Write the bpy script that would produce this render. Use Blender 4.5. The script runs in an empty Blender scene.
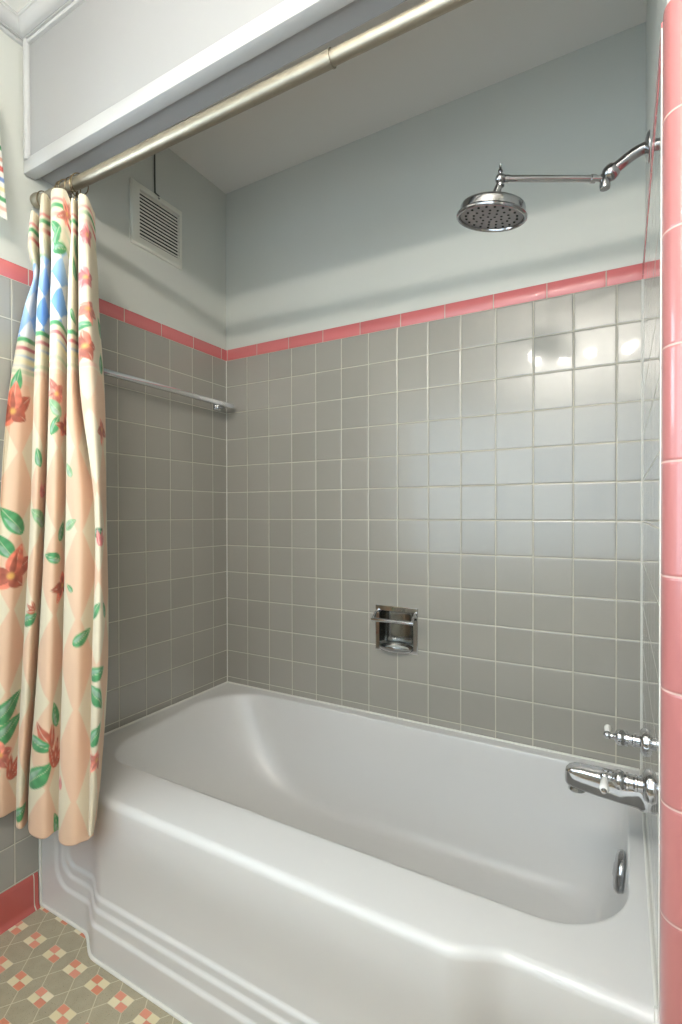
import bpy, bmesh, math, random
import numpy as np
from mathutils import Vector, Matrix
random.seed(7)
S = bpy.context.scene
COL = S.collection
PI = math.pi
L = 1.485            # alcove length (tub length)
P = 0.1095           # wall tile pitch
ZR = 1.7425          # underside of the pink band
ZB = 1.788           # top of the pink band
ZC = 2.44            # ceiling
YF = -0.805          # front plane of the alcove
YR = -1.95           # wall behind the viewer

# ------------------------------------------------------------------ colours and materials
def lin(r, g, b):
    f = lambda c: c/12.92 if c <= .04045 else ((c+.055)/1.055)**2.4
    return (f(r/255), f(g/255), f(b/255), 1)

class G:
    """small node graph writer"""
    def __init__(s, name):
        s.m = bpy.data.materials.new(name); s.m.use_nodes = True
        s.t = s.m.node_tree; s.b = s.t.nodes['Principled BSDF']
    def n(s, typ, **kw):
        nd = s.t.nodes.new(typ)
        for k, v in kw.items(): setattr(nd, k, v)
        return nd
    def put(s, sock, v):
        if hasattr(v, 'links'): s.t.links.new(v, sock)
        else: sock.default_value = v
    def math(s, op, a, b=0.0, c=None):
        nd = s.n('ShaderNodeMath', operation=op)
        s.put(nd.inputs[0], a); s.put(nd.inputs[1], b)
        if c is not None: s.put(nd.inputs[2], c)
        return nd.outputs[0]
    def mix(s, f, a, b):
        nd = s.n('ShaderNodeMix', data_type='RGBA')
        s.put(nd.inputs[0], f); s.put(nd.inputs[6], a); s.put(nd.inputs[7], b)
        return nd.outputs[2]
    def ramp(s, x, lo, hi):
        nd = s.n('ShaderNodeMapRange', interpolation_type='SMOOTHSTEP')
        s.put(nd.inputs[0], x); nd.inputs[1].default_value = lo; nd.inputs[2].default_value = hi
        return nd.outputs[0]
    def pos(s):
        nd = s.n('ShaderNodeSeparateXYZ')
        s.t.links.new(s.n('ShaderNodeTexCoord').outputs['Object'], nd.inputs[0])
        return nd.outputs
    def noise(s, scale, detail=2.0):
        nd = s.n('ShaderNodeTexNoise'); nd.inputs['Scale'].default_value = scale
        nd.inputs['Detail'].default_value = detail
        s.t.links.new(s.n('ShaderNodeTexCoord').outputs['Object'], nd.inputs['Vector'])
        return nd.outputs['Fac']
    def bump(s, h, dist, strength=1.0, sock='Normal'):
        nd = s.n('ShaderNodeBump'); nd.inputs['Strength'].default_value = strength
        nd.inputs['Distance'].default_value = dist
        s.put(nd.inputs['Height'], h); s.t.links.new(nd.outputs[0], s.b.inputs[sock])
        return nd
    def set(s, **kw):
        for k, v in kw.items(): s.put(s.b.inputs[k.replace('_', ' ')], v)
        return s

def plain(name, col, rough=.5, metal=0.0, coat=0.0, coat_rough=.05, var=0.0, scale=8, bump=0.0, bscale=300):
    g = G(name)
    c = col
    if var:
        n = g.noise(scale)
        c = g.mix(n, tuple(x*(1-var) for x in col[:3])+(1,), tuple(min(1, x*(1+var)) for x in col[:3])+(1,))
    g.set(Base_Color=c, Roughness=rough, Metallic=metal, Coat_Weight=coat, Coat_Roughness=coat_rough)
    if bump:
        g.bump(g.noise(bscale, 3), bump)
    return g.m

def grid_tile(name, col, grout, axes, offs, pitch, gw=.0016, var=.035, rough=.27, coat=.24, tilt=.0004):
    """square ceramic tiles: axes = which coordinates run across the face"""
    g = G(name); xyz = g.pos()
    cells, fr, ds = [], [], []
    for a, o, p in zip(axes, offs, pitch):
        u = g.math('DIVIDE', g.math('SUBTRACT', xyz[a], o), p)
        f = g.math('FRACT', u); cells.append(g.math('FLOOR', u)); fr.append(f)
        d = g.math('SUBTRACT', .5, g.math('ABSOLUTE', g.math('SUBTRACT', f, .5)))
        ds.append(g.math('MULTIPLY', d, p))
    d = ds[0] if len(ds) == 1 else g.math('MINIMUM', *ds)
    cv = g.n('ShaderNodeCombineXYZ')
    for i, c in enumerate(cells): g.put(cv.inputs[i], c)
    wn = g.n('ShaderNodeTexWhiteNoise', noise_dimensions='3D'); g.t.links.new(cv.outputs[0], wn.inputs['Vector'])
    sep = g.n('ShaderNodeSeparateColor'); g.t.links.new(wn.outputs['Color'], sep.inputs[0])
    k1 = tuple(x*(1-var) for x in col[:3])+(1,); k2 = tuple(x*(1+var) for x in col[:3])+(1,)
    tone = g.mix(wn.outputs['Value'], k1, k2)
    tile = g.ramp(d, gw*.55, gw*1.1)
    gcol = g.mix(g.noise(30), tuple(x*.8 for x in grout[:3])+(1,), grout)
    g.set(Base_Color=g.mix(tile, gcol, tone), Roughness=g.mix(tile, (.8,)*3+(1,), (rough,)*3+(1,)), Coat_Weight=g.math('MULTIPLY', tile, coat), Coat_Roughness=.04, Coat_IOR=1.45, Specular_IOR_Level=.75)
    h = g.math('MULTIPLY', g.ramp(d, gw*.5, gw*.5+.004), .0007)
    for i, f in enumerate(fr):
        t = g.math('MULTIPLY', g.math('SUBTRACT', f, .5), g.math('SUBTRACT', sep.outputs[i], .5))
        h = g.math('ADD', h, g.math('MULTIPLY', t, tilt*2))
    h = g.math('ADD', h, g.math('MULTIPLY', g.noise(14, 1.0), tilt*.9))
    bp = g.bump(h, 1.0); g.t.links.new(bp.outputs[0], g.b.inputs['Coat Normal'])
    return g.m

GROUT = lin(203, 196, 178)
GREY = lin(156, 152, 143)
PINK = lin(208, 112, 112)
A0 = 0.110 ; L0 = -0.0815
M = {}
M['tile_xz'] = grid_tile('grey_tile_long_wall', GREY, GROUT, (0, 2), (A0, ZR), (P, P))
M['tile_yz'] = grid_tile('grey_tile_end_wall', GREY, GROUT, (1, 2), (L0, ZR), (P, P))
M['tile_tap'] = grid_tile('grey_tile_tap_wall', GREY, GROUT, (1, 2), (L0, ZR), (P, P), rough=.15, coat=1.0, tilt=.00008)
M['pink_x'] = grid_tile('pink_band_long_wall', PINK, GROUT, (0,), (.161-.1545,), (.1545,), var=.06, rough=.38, coat=.2, tilt=.0002)
M['pink_y'] = grid_tile('pink_band_end_wall', PINK, GROUT, (1,), (-.494,), (.1545,), var=.06, tilt=.0002)
M['pink_z'] = grid_tile('pink_corner_tile', lin(190, 120, 118), lin(224, 190, 180), (2,), (1.0235,), (.1529,), var=.05, rough=.3, coat=.6, tilt=.0001)
M['pink_base'] = grid_tile('pink_base_tile', lin(178, 84, 76), GROUT, (1,), (-.80,), (.1545,), var=.05, tilt=.0001)
M['paint'] = plain('grey_wall_paint', lin(206, 207, 199), .35, var=.015, scale=5, bump=.0002, bscale=120)
M['ceil_paint'] = plain('ceiling_paint', lin(228, 225, 219), .6, var=.01, bump=.0001)
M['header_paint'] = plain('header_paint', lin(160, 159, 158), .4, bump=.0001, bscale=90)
M['trim_paint'] = plain('gloss_white_paint', lin(192, 191, 189), .3, coat=.3, coat_rough=.2, bump=.00006, bscale=60)
M['enamel'] = plain('white_enamel', lin(213, 211, 208), .36, coat=.14, coat_rough=.12, bump=.0003, bscale=9)
M['chrome'] = plain('polished_chrome', (.62, .62, .63, 1), .07, 1, bump=.00005, bscale=90)
M['old_chrome'] = plain('worn_chrome', (.42, .42, .43, 1), .16, 1, var=.2, scale=60, bump=.0001, bscale=150)
M['pocket_chrome'] = plain('dark_mottled_chrome', (.38, .385, .37, 1), .14, 1, var=.25, scale=40)  # darker, unevenly toned chrome for the soap pocket
M['face_metal'] = plain('spray_face_metal', (.30, .28, .28, 1), .35, 1)
M['dark'] = plain('hole_shade', (.012, .011, .010, 1), .8)
M['porcelain'] = plain('white_porcelain', lin(238, 236, 230), .15, coat=.5)
M['nickel'] = plain('brushed_nickel', (.40, .36, .285, 1), .46, 1, var=.12, scale=40, bump=.0001, bscale=200)
M['bronze'] = plain('bronze_wire', (.26, .20, .12, 1), .3, 1)
M['caulk'] = plain('caulk', lin(222, 220, 212), .5, bump=.0004, bscale=80)
M['vent'] = plain('vent_enamel', lin(228, 226, 214), .35)
M['cord'] = plain('dark_cord', lin(84, 88, 78), .6)
M['black'] = plain('vent_shadow', (.02, .02, .018, 1), .9)

def floor_mat():
    g = G('mosaic_floor'); xyz = g.pos()
    px, py = .0845, .0835
    a, b = .0245, .0175
    ax = []; fl = []
    for i, o, p in ((0, .0262, px), (1, -.8575, py)):
        u = g.math('ADD', g.math('DIVIDE', g.math('SUBTRACT', xyz[i], o), p), .5)
        fl.append(g.math('FLOOR', u))
        ax.append(g.math('MULTIPLY', g.math('SUBTRACT', g.math('FRACT', u), .5), p))
    dx, dy = ax
    adx, ady = g.math('ABSOLUTE', dx), g.math('ABSOLUTE', dy)
    inside = g.math('MULTIPLY', g.math('LESS_THAN', adx, a), g.math('LESS_THAN', ady, b))
    diag = g.math('GREATER_THAN', g.math('MULTIPLY', dx, dy), 0.0)      # cream on this diagonal
    # joints of the grey tiles run from each checker's corners to the middle between four checkers
    ex, ey = px/2-a, py/2-b
    ln = math.hypot(ex, ey)
    dl = g.math('ABSOLUTE', g.math('DIVIDE', g.math('SUBTRACT', g.math('MULTIPLY', g.math('SUBTRACT', adx, a), ey), g.math('MULTIPLY', g.math('SUBTRACT', ady, b), ex)), ln))
    joint = g.math('LESS_THAN', dl, .0011)
    joint = g.math('MULTIPLY', joint, g.math('GREATER_THAN', adx, a-.001))
    ring = g.math('LESS_THAN', g.math('ABSOLUTE', g.math('MAXIMUM', g.math('SUBTRACT', adx, a), g.math('SUBTRACT', ady, b))), .0006)
    cross = g.math('MULTIPLY', inside, g.math('LESS_THAN', g.math('MINIMUM', adx, ady), .0005))
    grout = g.math('MAXIMUM', g.math('MAXIMUM', joint, ring), cross)
    cv = g.n('ShaderNodeCombineXYZ'); g.put(cv.inputs[0], fl[0]); g.put(cv.inputs[1], fl[1])
    g.put(cv.inputs[2], g.math('ADD', g.math('GREATER_THAN', dx, 0.0), g.math('MULTIPLY', g.math('GREATER_THAN', dy, 0.0), 2.0)))
    wn = g.n('ShaderNodeTexWhiteNoise', noise_dimensions='3D'); g.t.links.new(cv.outputs[0], wn.inputs['Vector'])
    pink = g.mix(wn.outputs['Value'], lin(206, 128, 98), lin(214, 144, 122))
    cream = g.mix(wn.outputs['Value'], lin(214, 202, 164), lin(226, 214, 184))
    chk = g.mix(diag, pink, cream)
    speck = g.ramp(g.noise(420, 1.0), .66, .72)
    speck2 = g.ramp(g.noise(300, 1.0), .69, .74)
    grey = g.mix(g.noise(35, 3.0), lin(150, 141, 118), lin(172, 162, 138))
    grey = g.mix(speck, grey, lin(112, 106, 86)); grey = g.mix(speck2, grey, lin(186, 150, 120))
    c = g.mix(inside, grey, chk)
    c = g.mix(g.math('MULTIPLY', grout, .75), c, lin(204, 194, 166))
    g.set(Base_Color=c, Roughness=.42)
    g.bump(g.math('MULTIPLY', grout, -.0004), 1.0)
    return g.m
M['floor'] = floor_mat()

def cloth_mat(name):
    g = G(name)
    at = g.n('ShaderNodeAttribute', attribute_name='print')
    g.set(Base_Color=at.outputs['Color'], Roughness=.75, Sheen_Weight=.15)
    tr = g.n('ShaderNodeBsdfTranslucent'); g.t.links.new(at.outputs['Color'], tr.inputs[0])
    mx = g.n('ShaderNodeMixShader'); mx.inputs[0].default_value = .15
    g.t.links.new(g.b.outputs[0], mx.inputs[1]); g.t.links.new(tr.outputs[0], mx.inputs[2])
    g.t.links.new(mx.outputs[0], g.t.nodes['Material Output'].inputs[0])
    return g.m
M['cloth'] = cloth_mat('printed_cotton')

def emit_mat(name, col, st):
    g = G(name)
    g.set(Base_Color=(.9, .9, .9, 1), Emission_Color=col, Emission_Strength=st)
    return g.m

# ------------------------------------------------------------------ mesh helpers
def link(o, parent=None):
    COL.objects.link(o)
    if parent is not None: o.parent = parent
    return o
def mesh_obj(name, verts, faces, mat, parent=None, smooth=True, angle=40, solid=0.0):
    me = bpy.data.meshes.new(name)
    me.from_pydata([tuple(v) for v in verts], [], [tuple(f) for f in faces]); me.validate(); me.update()
    bm = bmesh.new(); bm.from_mesh(me); bmesh.ops.recalc_face_normals(bm, faces=bm.faces); bm.to_mesh(me); bm.free()
    return finish(name, me, mat, parent, smooth, angle, solid)
def finish(name, me, mat, parent, smooth, angle, solid=0):
    me.materials.append(mat)
    if smooth:
        me.polygons.foreach_set('use_smooth', [True]*len(me.polygons))
        me.set_sharp_from_angle(angle=math.radians(angle))
    return link(bpy.data.objects.new(name, me), parent)
class MB:
    def __init__(s): s.bm = bmesh.new()
    def box(s, lo, hi, bev=0.0, seg=2):
        c = [(a+b)/2 for a, b in zip(lo, hi)]; d = [abs(b-a) for a, b in zip(lo, hi)]
        r = bmesh.ops.create_cube(s.bm, size=1, matrix=Matrix.Translation(c) @ Matrix.Diagonal((*d, 1)))
        if bev:
            es = list({e for v in r['verts'] for e in v.link_edges})
            bmesh.ops.bevel(s.bm, geom=es, offset=bev, segments=seg, profile=.5, affect='EDGES', clamp_overlap=True)
        return s
    def rings(s, rings, cap=True, closed=True):
        vs = [[s.bm.verts.new(p) for p in r] for r in rings]
        for a, b in zip(vs, vs[1:]):
            n = len(a)
            for i in range(n if closed else n-1):
                s.bm.faces.new((a[i], a[(i+1) % n], b[(i+1) % n], b[i]))
        if cap:
            s.bm.faces.new(vs[0][::-1]); s.bm.faces.new(vs[-1])
        return s
    def tube(s, pts, rad, n=20, cap=True):
        pts = [Vector(p) for p in pts]
        rad = rad if hasattr(rad, '__len__') else [rad]*len(pts)
        t0 = (pts[1]-pts[0]).normalized()
        nrm = t0.orthogonal().normalized(); rings = []
        for i, p in enumerate(pts):
            t = (pts[min(i+1, len(pts)-1)]-pts[max(i-1, 0)]).normalized()
            nrm = (nrm - t*nrm.dot(t)).normalized(); bi = t.cross(nrm)
            rings.append([p+(nrm*math.cos(2*PI*k/n)+bi*math.sin(2*PI*k/n))*rad[i] for k in range(n)])
        return s.rings(rings, cap)
    def lathe(s, prof, origin=(0, 0, 0), axis=(0, 0, 1), n=40, sx=1, cap=True):
        """prof: (radius, distance along axis)"""
        q = Vector((0, 0, 1)).rotation_difference(Vector(axis)); o = Vector(origin)
        return s.rings([[o+q @ Vector((max(r, 1e-5)*math.cos(2*PI*k/n)*sx, max(r, 1e-5)*math.sin(2*PI*k/n), h)) for k in range(n)] for r, h in prof], cap)
    def ball(s, c, r, sx=1, sy=1, sz=1):
        bmesh.ops.create_uvsphere(s.bm, u_segments=24, v_segments=14, radius=r, matrix=Matrix.Translation(c) @ Matrix.Diagonal((sx, sy, sz, 1)))
        return s
    def torus(s, c, R, r, axis, n=28, m=10):
        q = Vector((0, 0, 1)).rotation_difference(Vector(axis)); c = Vector(c); vs = []
        for i in range(n):
            a = 2*PI*i/n
            vs.append([s.bm.verts.new(c+q @ Vector(((R+r*math.cos(2*PI*j/m))*math.cos(a), (R+r*math.cos(2*PI*j/m))*math.sin(a), r*math.sin(2*PI*j/m)))) for j in range(m)])
        for i in range(n):
            for j in range(m):
                s.bm.faces.new((vs[i][j], vs[(i+1) % n][j], vs[(i+1) % n][(j+1) % m], vs[i][(j+1) % m]))
        return s
    def prism(s, prof, axis, a, b):
        """extrude a closed 2-D profile; axis 0: (y,z) along x, 1: (x,z) along y, 2: (x,y) along z"""
        def p3(p, t): return {0: (t, p[0], p[1]), 1: (p[0], t, p[1]), 2: (p[0], p[1], t)}[axis]
        return s.rings([[p3(p, a) for p in prof], [p3(p, b) for p in prof]])
    def build(s, name, mat, parent=None, smooth=True, angle=40):
        bmesh.ops.recalc_face_normals(s.bm, faces=s.bm.faces)
        me = bpy.data.meshes.new(name); s.bm.to_mesh(me); s.bm.free()
        return finish(name, me, mat, parent, smooth, angle)
def tag(o, label, cat, group=None):
    o['label'] = label; o['category'] = cat
    if group: o['group'] = group
    return o
def empty(name, loc=(0, 0, 0)):
    o = bpy.data.objects.new(name, None); o.location = loc; o.empty_display_size = .05
    return link(o)
def local(o, root):
    """keep world coordinates of a mesh built in place under a root standing elsewhere"""
    o.data.transform(Matrix.Translation(-root.location)); return o
def struct(o, label=None):
    o['kind'] = 'structure'
    if label: o['label'] = label
    return o
def arc(cx, cy, r, a0, a1, n=8):
    return [(cx+r*math.cos(math.radians(a0+(a1-a0)*i/n)), cy+r*math.sin(math.radians(a0+(a1-a0)*i/n))) for i in range(n+1)]

# ------------------------------------------------------------------ the room shell
struct(MB().box((-.2, -2.1, -.1), (2.4, .15, 0)).build('floor', M['floor']))
struct(MB().box((-.2, -2.1, ZC), (2.4, .15, ZC+.1)).build('ceiling', M['ceil_paint']))
def slab_hole(m, axis, lo, hi, hlo, hhi):
    """box with a rectangular hole through it; hole given in the two in-plane coordinates"""
    u = 0 if axis == 1 else 1
    def b(u0, u1, z0, z1):
        a = list(lo); c = list(hi); a[u], c[u], a[2], c[2] = u0, u1, z0, z1
        if u1-u0 > 1e-4 and z1-z0 > 1e-4: m.box(a, c)
    b(lo[u], hi[u], lo[2], hlo[1]); b(lo[u], hi[u], hhi[1], hi[2])
    b(lo[u], hlo[0], hlo[1], hhi[1]); b(hhi[0], hi[u], hlo[1], hhi[1])
    return m
# back wall, with the pocket of the soap holder cut through it
SX0, SX1, SZ0, SZ1 = .700, .826, .645, .772
wb = struct(slab_hole(MB(), 1, (-.15, .006, 0), (L+.15, .12, ZC), (SX0, SZ0), (SX1, SZ1)).build('wall_back', M['paint'], smooth=False))
slab_hole(MB(), 1, (0, 0, .30), (L, .006, ZR), (SX0, SZ0), (SX1, SZ1)).build('tile_panel', M['tile_xz'], wb, smooth=False)
band = [(.006, ZR), (0, ZR), (-.0008, ZR+.001), (-.0008, ZB-.0025), (.0006, ZB-.0006), (.003, ZB), (.006, ZB)]
MB().prism(band, 0, 0.0, L).build('pink_band', M['pink_x'], wb)
cg = MB()
for x in (.0012, L-.0012): cg.tube([(x, .0 -.0008, .405), (x, -.0008, ZR)], .0019, 8)
cg.build('corner_grout', M['caulk'], wb)
# left wall, with the window opening beyond the curtain
WY0, WY1, WZ0, WZ1 = -1.60, -.99, 1.42, 2.04
wl = struct(slab_hole(MB(), 0, (-.13, -2.05, 0), (-.006, .12, ZC), (WY0, WZ0), (WY1, WZ1)).build('wall_left', M['paint'], smooth=False))
slab_hole(MB(), 0, (-.006, YR, 0), (0, 0, ZR), (WY0, WZ0), (WY1, ZR)).build('tile_panel', M['tile_yz'], wl, smooth=False)
bl = [(-p[0], p[1]) for p in band]
MB().prism(bl, 1, WY1, 0.0).build('pink_band', M['pink_y'], wl)
bb = struct(MB().prism([(0, 0), (.015, 0), (.013, .004), (.008, .010), (.006, .020), (.005, .085), (.003, .094), (0, .097)], 1, YR, -.788).build('baseboard_left', M['pink_base']))
# right wall of the alcove and the pink rounded corner
wr = struct(MB().box((L+.006, YF+.03, 0), (L+.14, .12, ZC)).build('wall_right', M['paint'], smooth=False))
MB().box((L, -.772, .0), (L+.006, 0, ZR)).build('tile_panel', M['tile_tap'], wr, smooth=False)
MB().prism([(L+p[0], p[1]) for p in band], 1, -.772, 0).build('pink_band', M['pink_y'], wr)
wf = struct(MB().box((L+.020, YF+.001, 0), (2.3, YF+.12, ZC)).build('wall_front', M['paint'], smooth=False))
MB().box((L+.11, YF-.006, 0), (2.3, YF+.001, ZR)).build('tile_panel', M['tile_xz'], wf, smooth=False)
xi = L+.0006; R_ = .028; yo = YF-.013
prof = [(xi, -.7725)] + arc(xi+R_, yo+R_, R_, 180, 270, 10) + [(L+.109, yo), (L+.109, YF+.03), (L+.004, YF+.03), (L+.004, -.7725)]
tr1 = MB().prism(prof, 2, 0, ZB-.006)
struct(tr1.build('trim_1', M['pink_z']), 'column of pink rounded corner tiles at the tub end')
struct(MB().tube([(L+.0002, -.7725, .40), (L+.0002, -.7725, ZB-.01)], .0012, 8).build('trim_2', M['caulk']))
# walls of the rest of the small bathroom
BX0, BX1, BZ0, BZ1 = .02, 1.62, .80, 1.84
wbk = struct(slab_hole(MB(), 1, (-.15, YR-.12, 0), (2.4, YR, ZC), (BX0, BZ0), (BX1, BZ1)).build('wall_room', M['paint'], smooth=False))
struct(MB().box((2.3, YR-.1, 0), (2.42, YF+.12, ZC)).build('wall_side', M['paint'], smooth=False))

# header over the tub opening with its painted trim
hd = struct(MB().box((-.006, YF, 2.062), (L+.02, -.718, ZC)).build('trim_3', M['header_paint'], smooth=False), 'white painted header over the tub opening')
MB().box((-.004, -.812, 2.046), (L+.02, -.778, 2.086), .003).build('bottom_board', M['trim_paint'], hd)
MB().tube([(.010, YF-.003, 2.08), (.010, YF-.003, 2.41)], .010, 14).build('corner_bead', M['trim_paint'], hd)
# crown moulding: along the header, mitred into the left wall
cp = [(0, 2.395), (.0075, 2.395), (.0095, 2.3975), (.0095, 2.402), (.0055, 2.403), (.0055, 2.4055), (.0125, 2.406), (.0125, 2.409)] + [(.014+.024*math.sin(math.radians(a)), 2.432-.024*math.cos(math.radians(a))) for a in range(0, 91, 15)] + [(.041, 2.433), (.041, ZC), (0, ZC)]
def crown(cp):
    m = MB()
    r0 = [(1.6, YF-d, z) for d, z in cp]; r1 = [(d-.006, YF-d, z) for d, z in cp]; r2 = [(d-.006, YR, z) for d, z in cp]
    return m.rings([r0, r1, r2])
struct(crown(cp).build('trim_4', M['trim_paint'], angle=25), 'white crown moulding above the header')

# windows: a small one left of the curtain, plus an added glowing panel behind the viewer for cool fill and tile sheen
def sky_glass():
    g = G('bright_frosted_glass'); g.set(Base_Color=(.9, .9, .9, 1), Roughness=.4, Emission_Color=(.74, .87, 1, 1), Emission_Strength=1.0)
    return g
def pane_mat(st, name):
    g = G(name); g.set(Base_Color=(.8, .8, .8, 1), Roughness=.3, Emission_Color=(.69, .865, 1, 1), Emission_Strength=st); return g.m
w1 = struct(slab_hole(MB(), 0, (-.10, WY0, WZ0), (-.055, WY1, WZ1), (WY0+.04, WZ0+.04), (WY1-.04, WZ1-.04)).box((-.09, WY0, 1.72), (-.06, WY1, 1.75)).box((-.09, -1.18, WZ0), (-.065, -1.16, WZ1)).box((-.09, -1.40, WZ0), (-.065, -1.38, WZ1)).build('window_1', M['trim_paint'], smooth=False))
MB().box((-.085, WY0+.03, WZ0+.03), (-.078, WY1-.03, WZ1-.03)).build('pane', pane_mat(9.0, 'daylight_pane'), w1, smooth=False)
w2 = struct(slab_hole(MB(), 1, (BX0, YR-.06, BZ0), (BX1, YR-.02, BZ1), (BX0+.03, BZ0+.03), (BX1-.03, BZ1-.03)).build('fill_panel_frame', M['trim_paint'], smooth=False))
MB().box((BX0+.02, YR-.052, BZ0+.02), (BX1-.02, YR-.044, BZ1-.02)).build('pane', pane_mat(3.0, 'added_fill_panel'), w2, smooth=False)  # added glowing sheet, no known window in this wall

# ------------------------------------------------------------------ bathtub
def sstep(a, b, x):
    t = np.clip((x-a)/(b-a), 0, 1); return t*t*(3-2*t)
XI0, XI1 = .003, L-.0018
def front_y(X, z):
    """front face of the apron: a bulged middle between two set-back ends, three plinth steps"""
    e = np.minimum(X, L-X)
    y = -(.758+.022*sstep(.18, .35, z)+(.040-.007*sstep(.18, .35, z))*sstep(.198, .298, e))
    hs = (.139, .114, .080); xs = (.100, .088, .068)
    for h, x, w, r in zip(hs, xs, (.0065, .0065, .0065), (.035, .045, .055)):
        dx, dz = e-x+.2*sstep(.300, .350, z), z-h
        ins = np.minimum(np.minimum(dx, dz), 0)+0
        qx, qz = np.maximum(r-dx, 0), np.maximum(r-dz, 0)
        d = np.where((dx < r) & (dz < r), r-np.hypot(qx, qz), np.minimum(dx, dz))
        y = y-w*(1-sstep(-.004, .005, d))
    return y
NF, NR, NB, NL = 331, 44, 120, 44
def rounded(poly, rad, counts):
    """closed loop FL->FR->BR->BL with arcs; each side runs between the middles of its corner arcs"""
    pts = [Vector((p[0], p[1])) for p in poly]; arcs = []
    for i in range(4):
        p, a, b = pts[i], pts[i-1], pts[(i+1) % 4]
        u, v = (a-p).normalized(), (b-p).normalized()
        th = math.acos(max(-1, min(1, u.dot(v)))); t = rad[i]/math.tan(th/2)
        c = p+(u+v).normalized()*(rad[i]/math.sin(th/2)); s0, s1 = p+u*t, p+v*t
        a0 = math.atan2(*(s0-c).yx); a1 = math.atan2(*(s1-c).yx)
        while a1 < a0: a1 += 2*PI
        arcs.append([c+Vector((math.cos(a0+(a1-a0)*k/16), math.sin(a0+(a1-a0)*k/16)))*rad[i] for k in range(17)])
    out = []
    for i in range(4):
        path = arcs[i][8:]+arcs[(i+1) % 4][:9]
        ln = [0]
        for a, b in zip(path, path[1:]): ln.append(ln[-1]+(b-a).length)
        for k in range(counts[i]):
            s = ln[-1]*k/counts[i]
            j = max(0, min(len(path)-2, next((q for q in range(len(ln)-1) if ln[q+1] >= s), len(ln)-2)))
            f = (s-ln[j])/max(1e-9, ln[j+1]-ln[j]); out.append(path[j].lerp(path[j+1], f))
    return np.array([(p.x, p.y) for p in out])
CN = (NF, NR, NB, NL)
OPEN = rounded([(.105, -.668), (1.452, -.672), (1.452, -.046), (.040, -.046)], (.125, .150, .10, .19), CN)
BOT = rounded([(.40, -.585), (1.375, -.585), (1.375, -.135), (.40, -.135)], (.14, .14, .14, .22), CN)
XF = XI0+(XI1-XI0)*np.arange(NF)/NF
def outer(z, yin=0.0, side=0.0, zface=None):
    zf = z if zface is None else zface
    yf = front_y(XF, np.full(NF, zf))+yin
    yr = yf[-1]
    pts = [(x, y) for x, y in zip(XF, yf)]
    pts += [(XI1-side, yr+(-.002-side-yr)*k/NR) for k in range(NR)]
    pts += [(XI1-side+(XI0+side-XI1+side)*k/NB, -.002-side) for k in range(NB)]
    pts += [(XI0+side, -.002-side+(yf[0]+.002+side)*k/NL) for k in range(NL)]
    return np.array(pts)
ZT = .404
loops = []
def add(xy, z): loops.append(np.column_stack([xy, np.full(len(xy), z) if np.isscalar(z) else z]))
for z in np.concatenate([np.arange(0, .21, .0028), np.arange(.215, .378, .02)]): add(outer(z), z)
RR = .019
for a in np.radians(np.arange(6, 91, 7)):
    add(outer(ZT-RR+RR*math.sin(a), RR*(1-math.cos(a)), 0, .36), ZT-RR+RR*math.sin(a))
dk = outer(ZT, RR, .0, .36)
for t in (.12, .3, .5, .7, .86, .95): add(dk+(OPEN-dk)*t, ZT+.0006*math.sin(t*PI))
prof = [(0, .4030), (.010, .4012), (.024, .3965), (.042, .387), (.065, .370), (.10, .343), (.15, .307), (.21, .268), (.28, .228), (.36, .190), (.45, .155), (.55, .124), (.65, .101), (.75, .086), (.86, .077), (1, .072)]
for s, z in prof: add(OPEN+(BOT-OPEN)*s, z)
cen = np.array([.95, -.36])
for s in (.85, .6, .3, .05): add(cen+(BOT-cen)*s, .072-.006*(1-s))
N = sum(CN)
V = np.concatenate(loops); F = []
for k in range(len(loops)-1):
    a, b = k*N, (k+1)*N
    F += [(a+i, a+(i+1) % N, b+(i+1) % N, b+i) for i in range(N)]
F.append(tuple(range((len(loops)-1)*N, len(loops)*N)))
tub = mesh_obj('bathtub', V, F, M['enamel'], angle=60)
tag(tub, 'white enamel built-in bathtub with stepped apron between grey tiled walls', 'bathtub')
# overflow plate on the tap end and the drain in the bottom
op = MB().lathe([(.001, .014), (.012, .014), (.016, .0125), (.030, .011), (.037, .009), (.041, .005), (.042, 0), (.040, -.004)], (1.4370, -.375, .342), (-1, 0, .12), 36)
o = op.build('overflow_plate', M['old_chrome'], tub); o['label'] = 'round chrome overflow plate'
o = MB().lathe([(.001, .001), (.020, .001), (.026, .004), (.033, .004), (.036, 0), (.036, -.004)], (1.25, -.36, .068), (0, 0, 1), 36).build('drain', M['chrome'], tub)
o['label'] = 'chrome drain'
# caulk where the rim meets the walls
cb = MB()
cb.tube([(XI1-.0005, yy, ZT+.002) for yy in np.linspace(-.765, -.006, 30)], .0032, 8)
cb.tube([(xx, -.0045, ZT+.001) for xx in np.linspace(.006, XI1-.004, 30)], .004, 8)
cb.tube([(.0045, yy, ZT+.001) for yy in np.linspace(-.70, -.006, 20)], .004, 8)
cb.tube([(.003, -.781, zz) for zz in np.linspace(.0, .36, 10)], .004, 8)
cb.tube([(L-.0015, -.7825, 0), (L-.0015, -.7820, .10), (L-.0015, -.7815, .25), (L-.0015, -.7835, .36), (L-.0015, -.7830, .388), (L-.0015, -.778, .399), (L-.0015, -.768, .4055)], .0042, 8)
cb.build('caulk_line', M['caulk'], tub)
xs_ = np.linspace(.004, XI1, 120)
ys_ = front_y(xs_, np.zeros(120))-.002
MB().tube([(x, y, .001) for x, y in zip(xs_, ys_)], .0045, 8).build('caulk_line', M['caulk'], tub)

# ------------------------------------------------------------------ tub spout and the two taps on the right wall
sp = empty('tub_spout', (L, -.40, .535))
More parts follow.
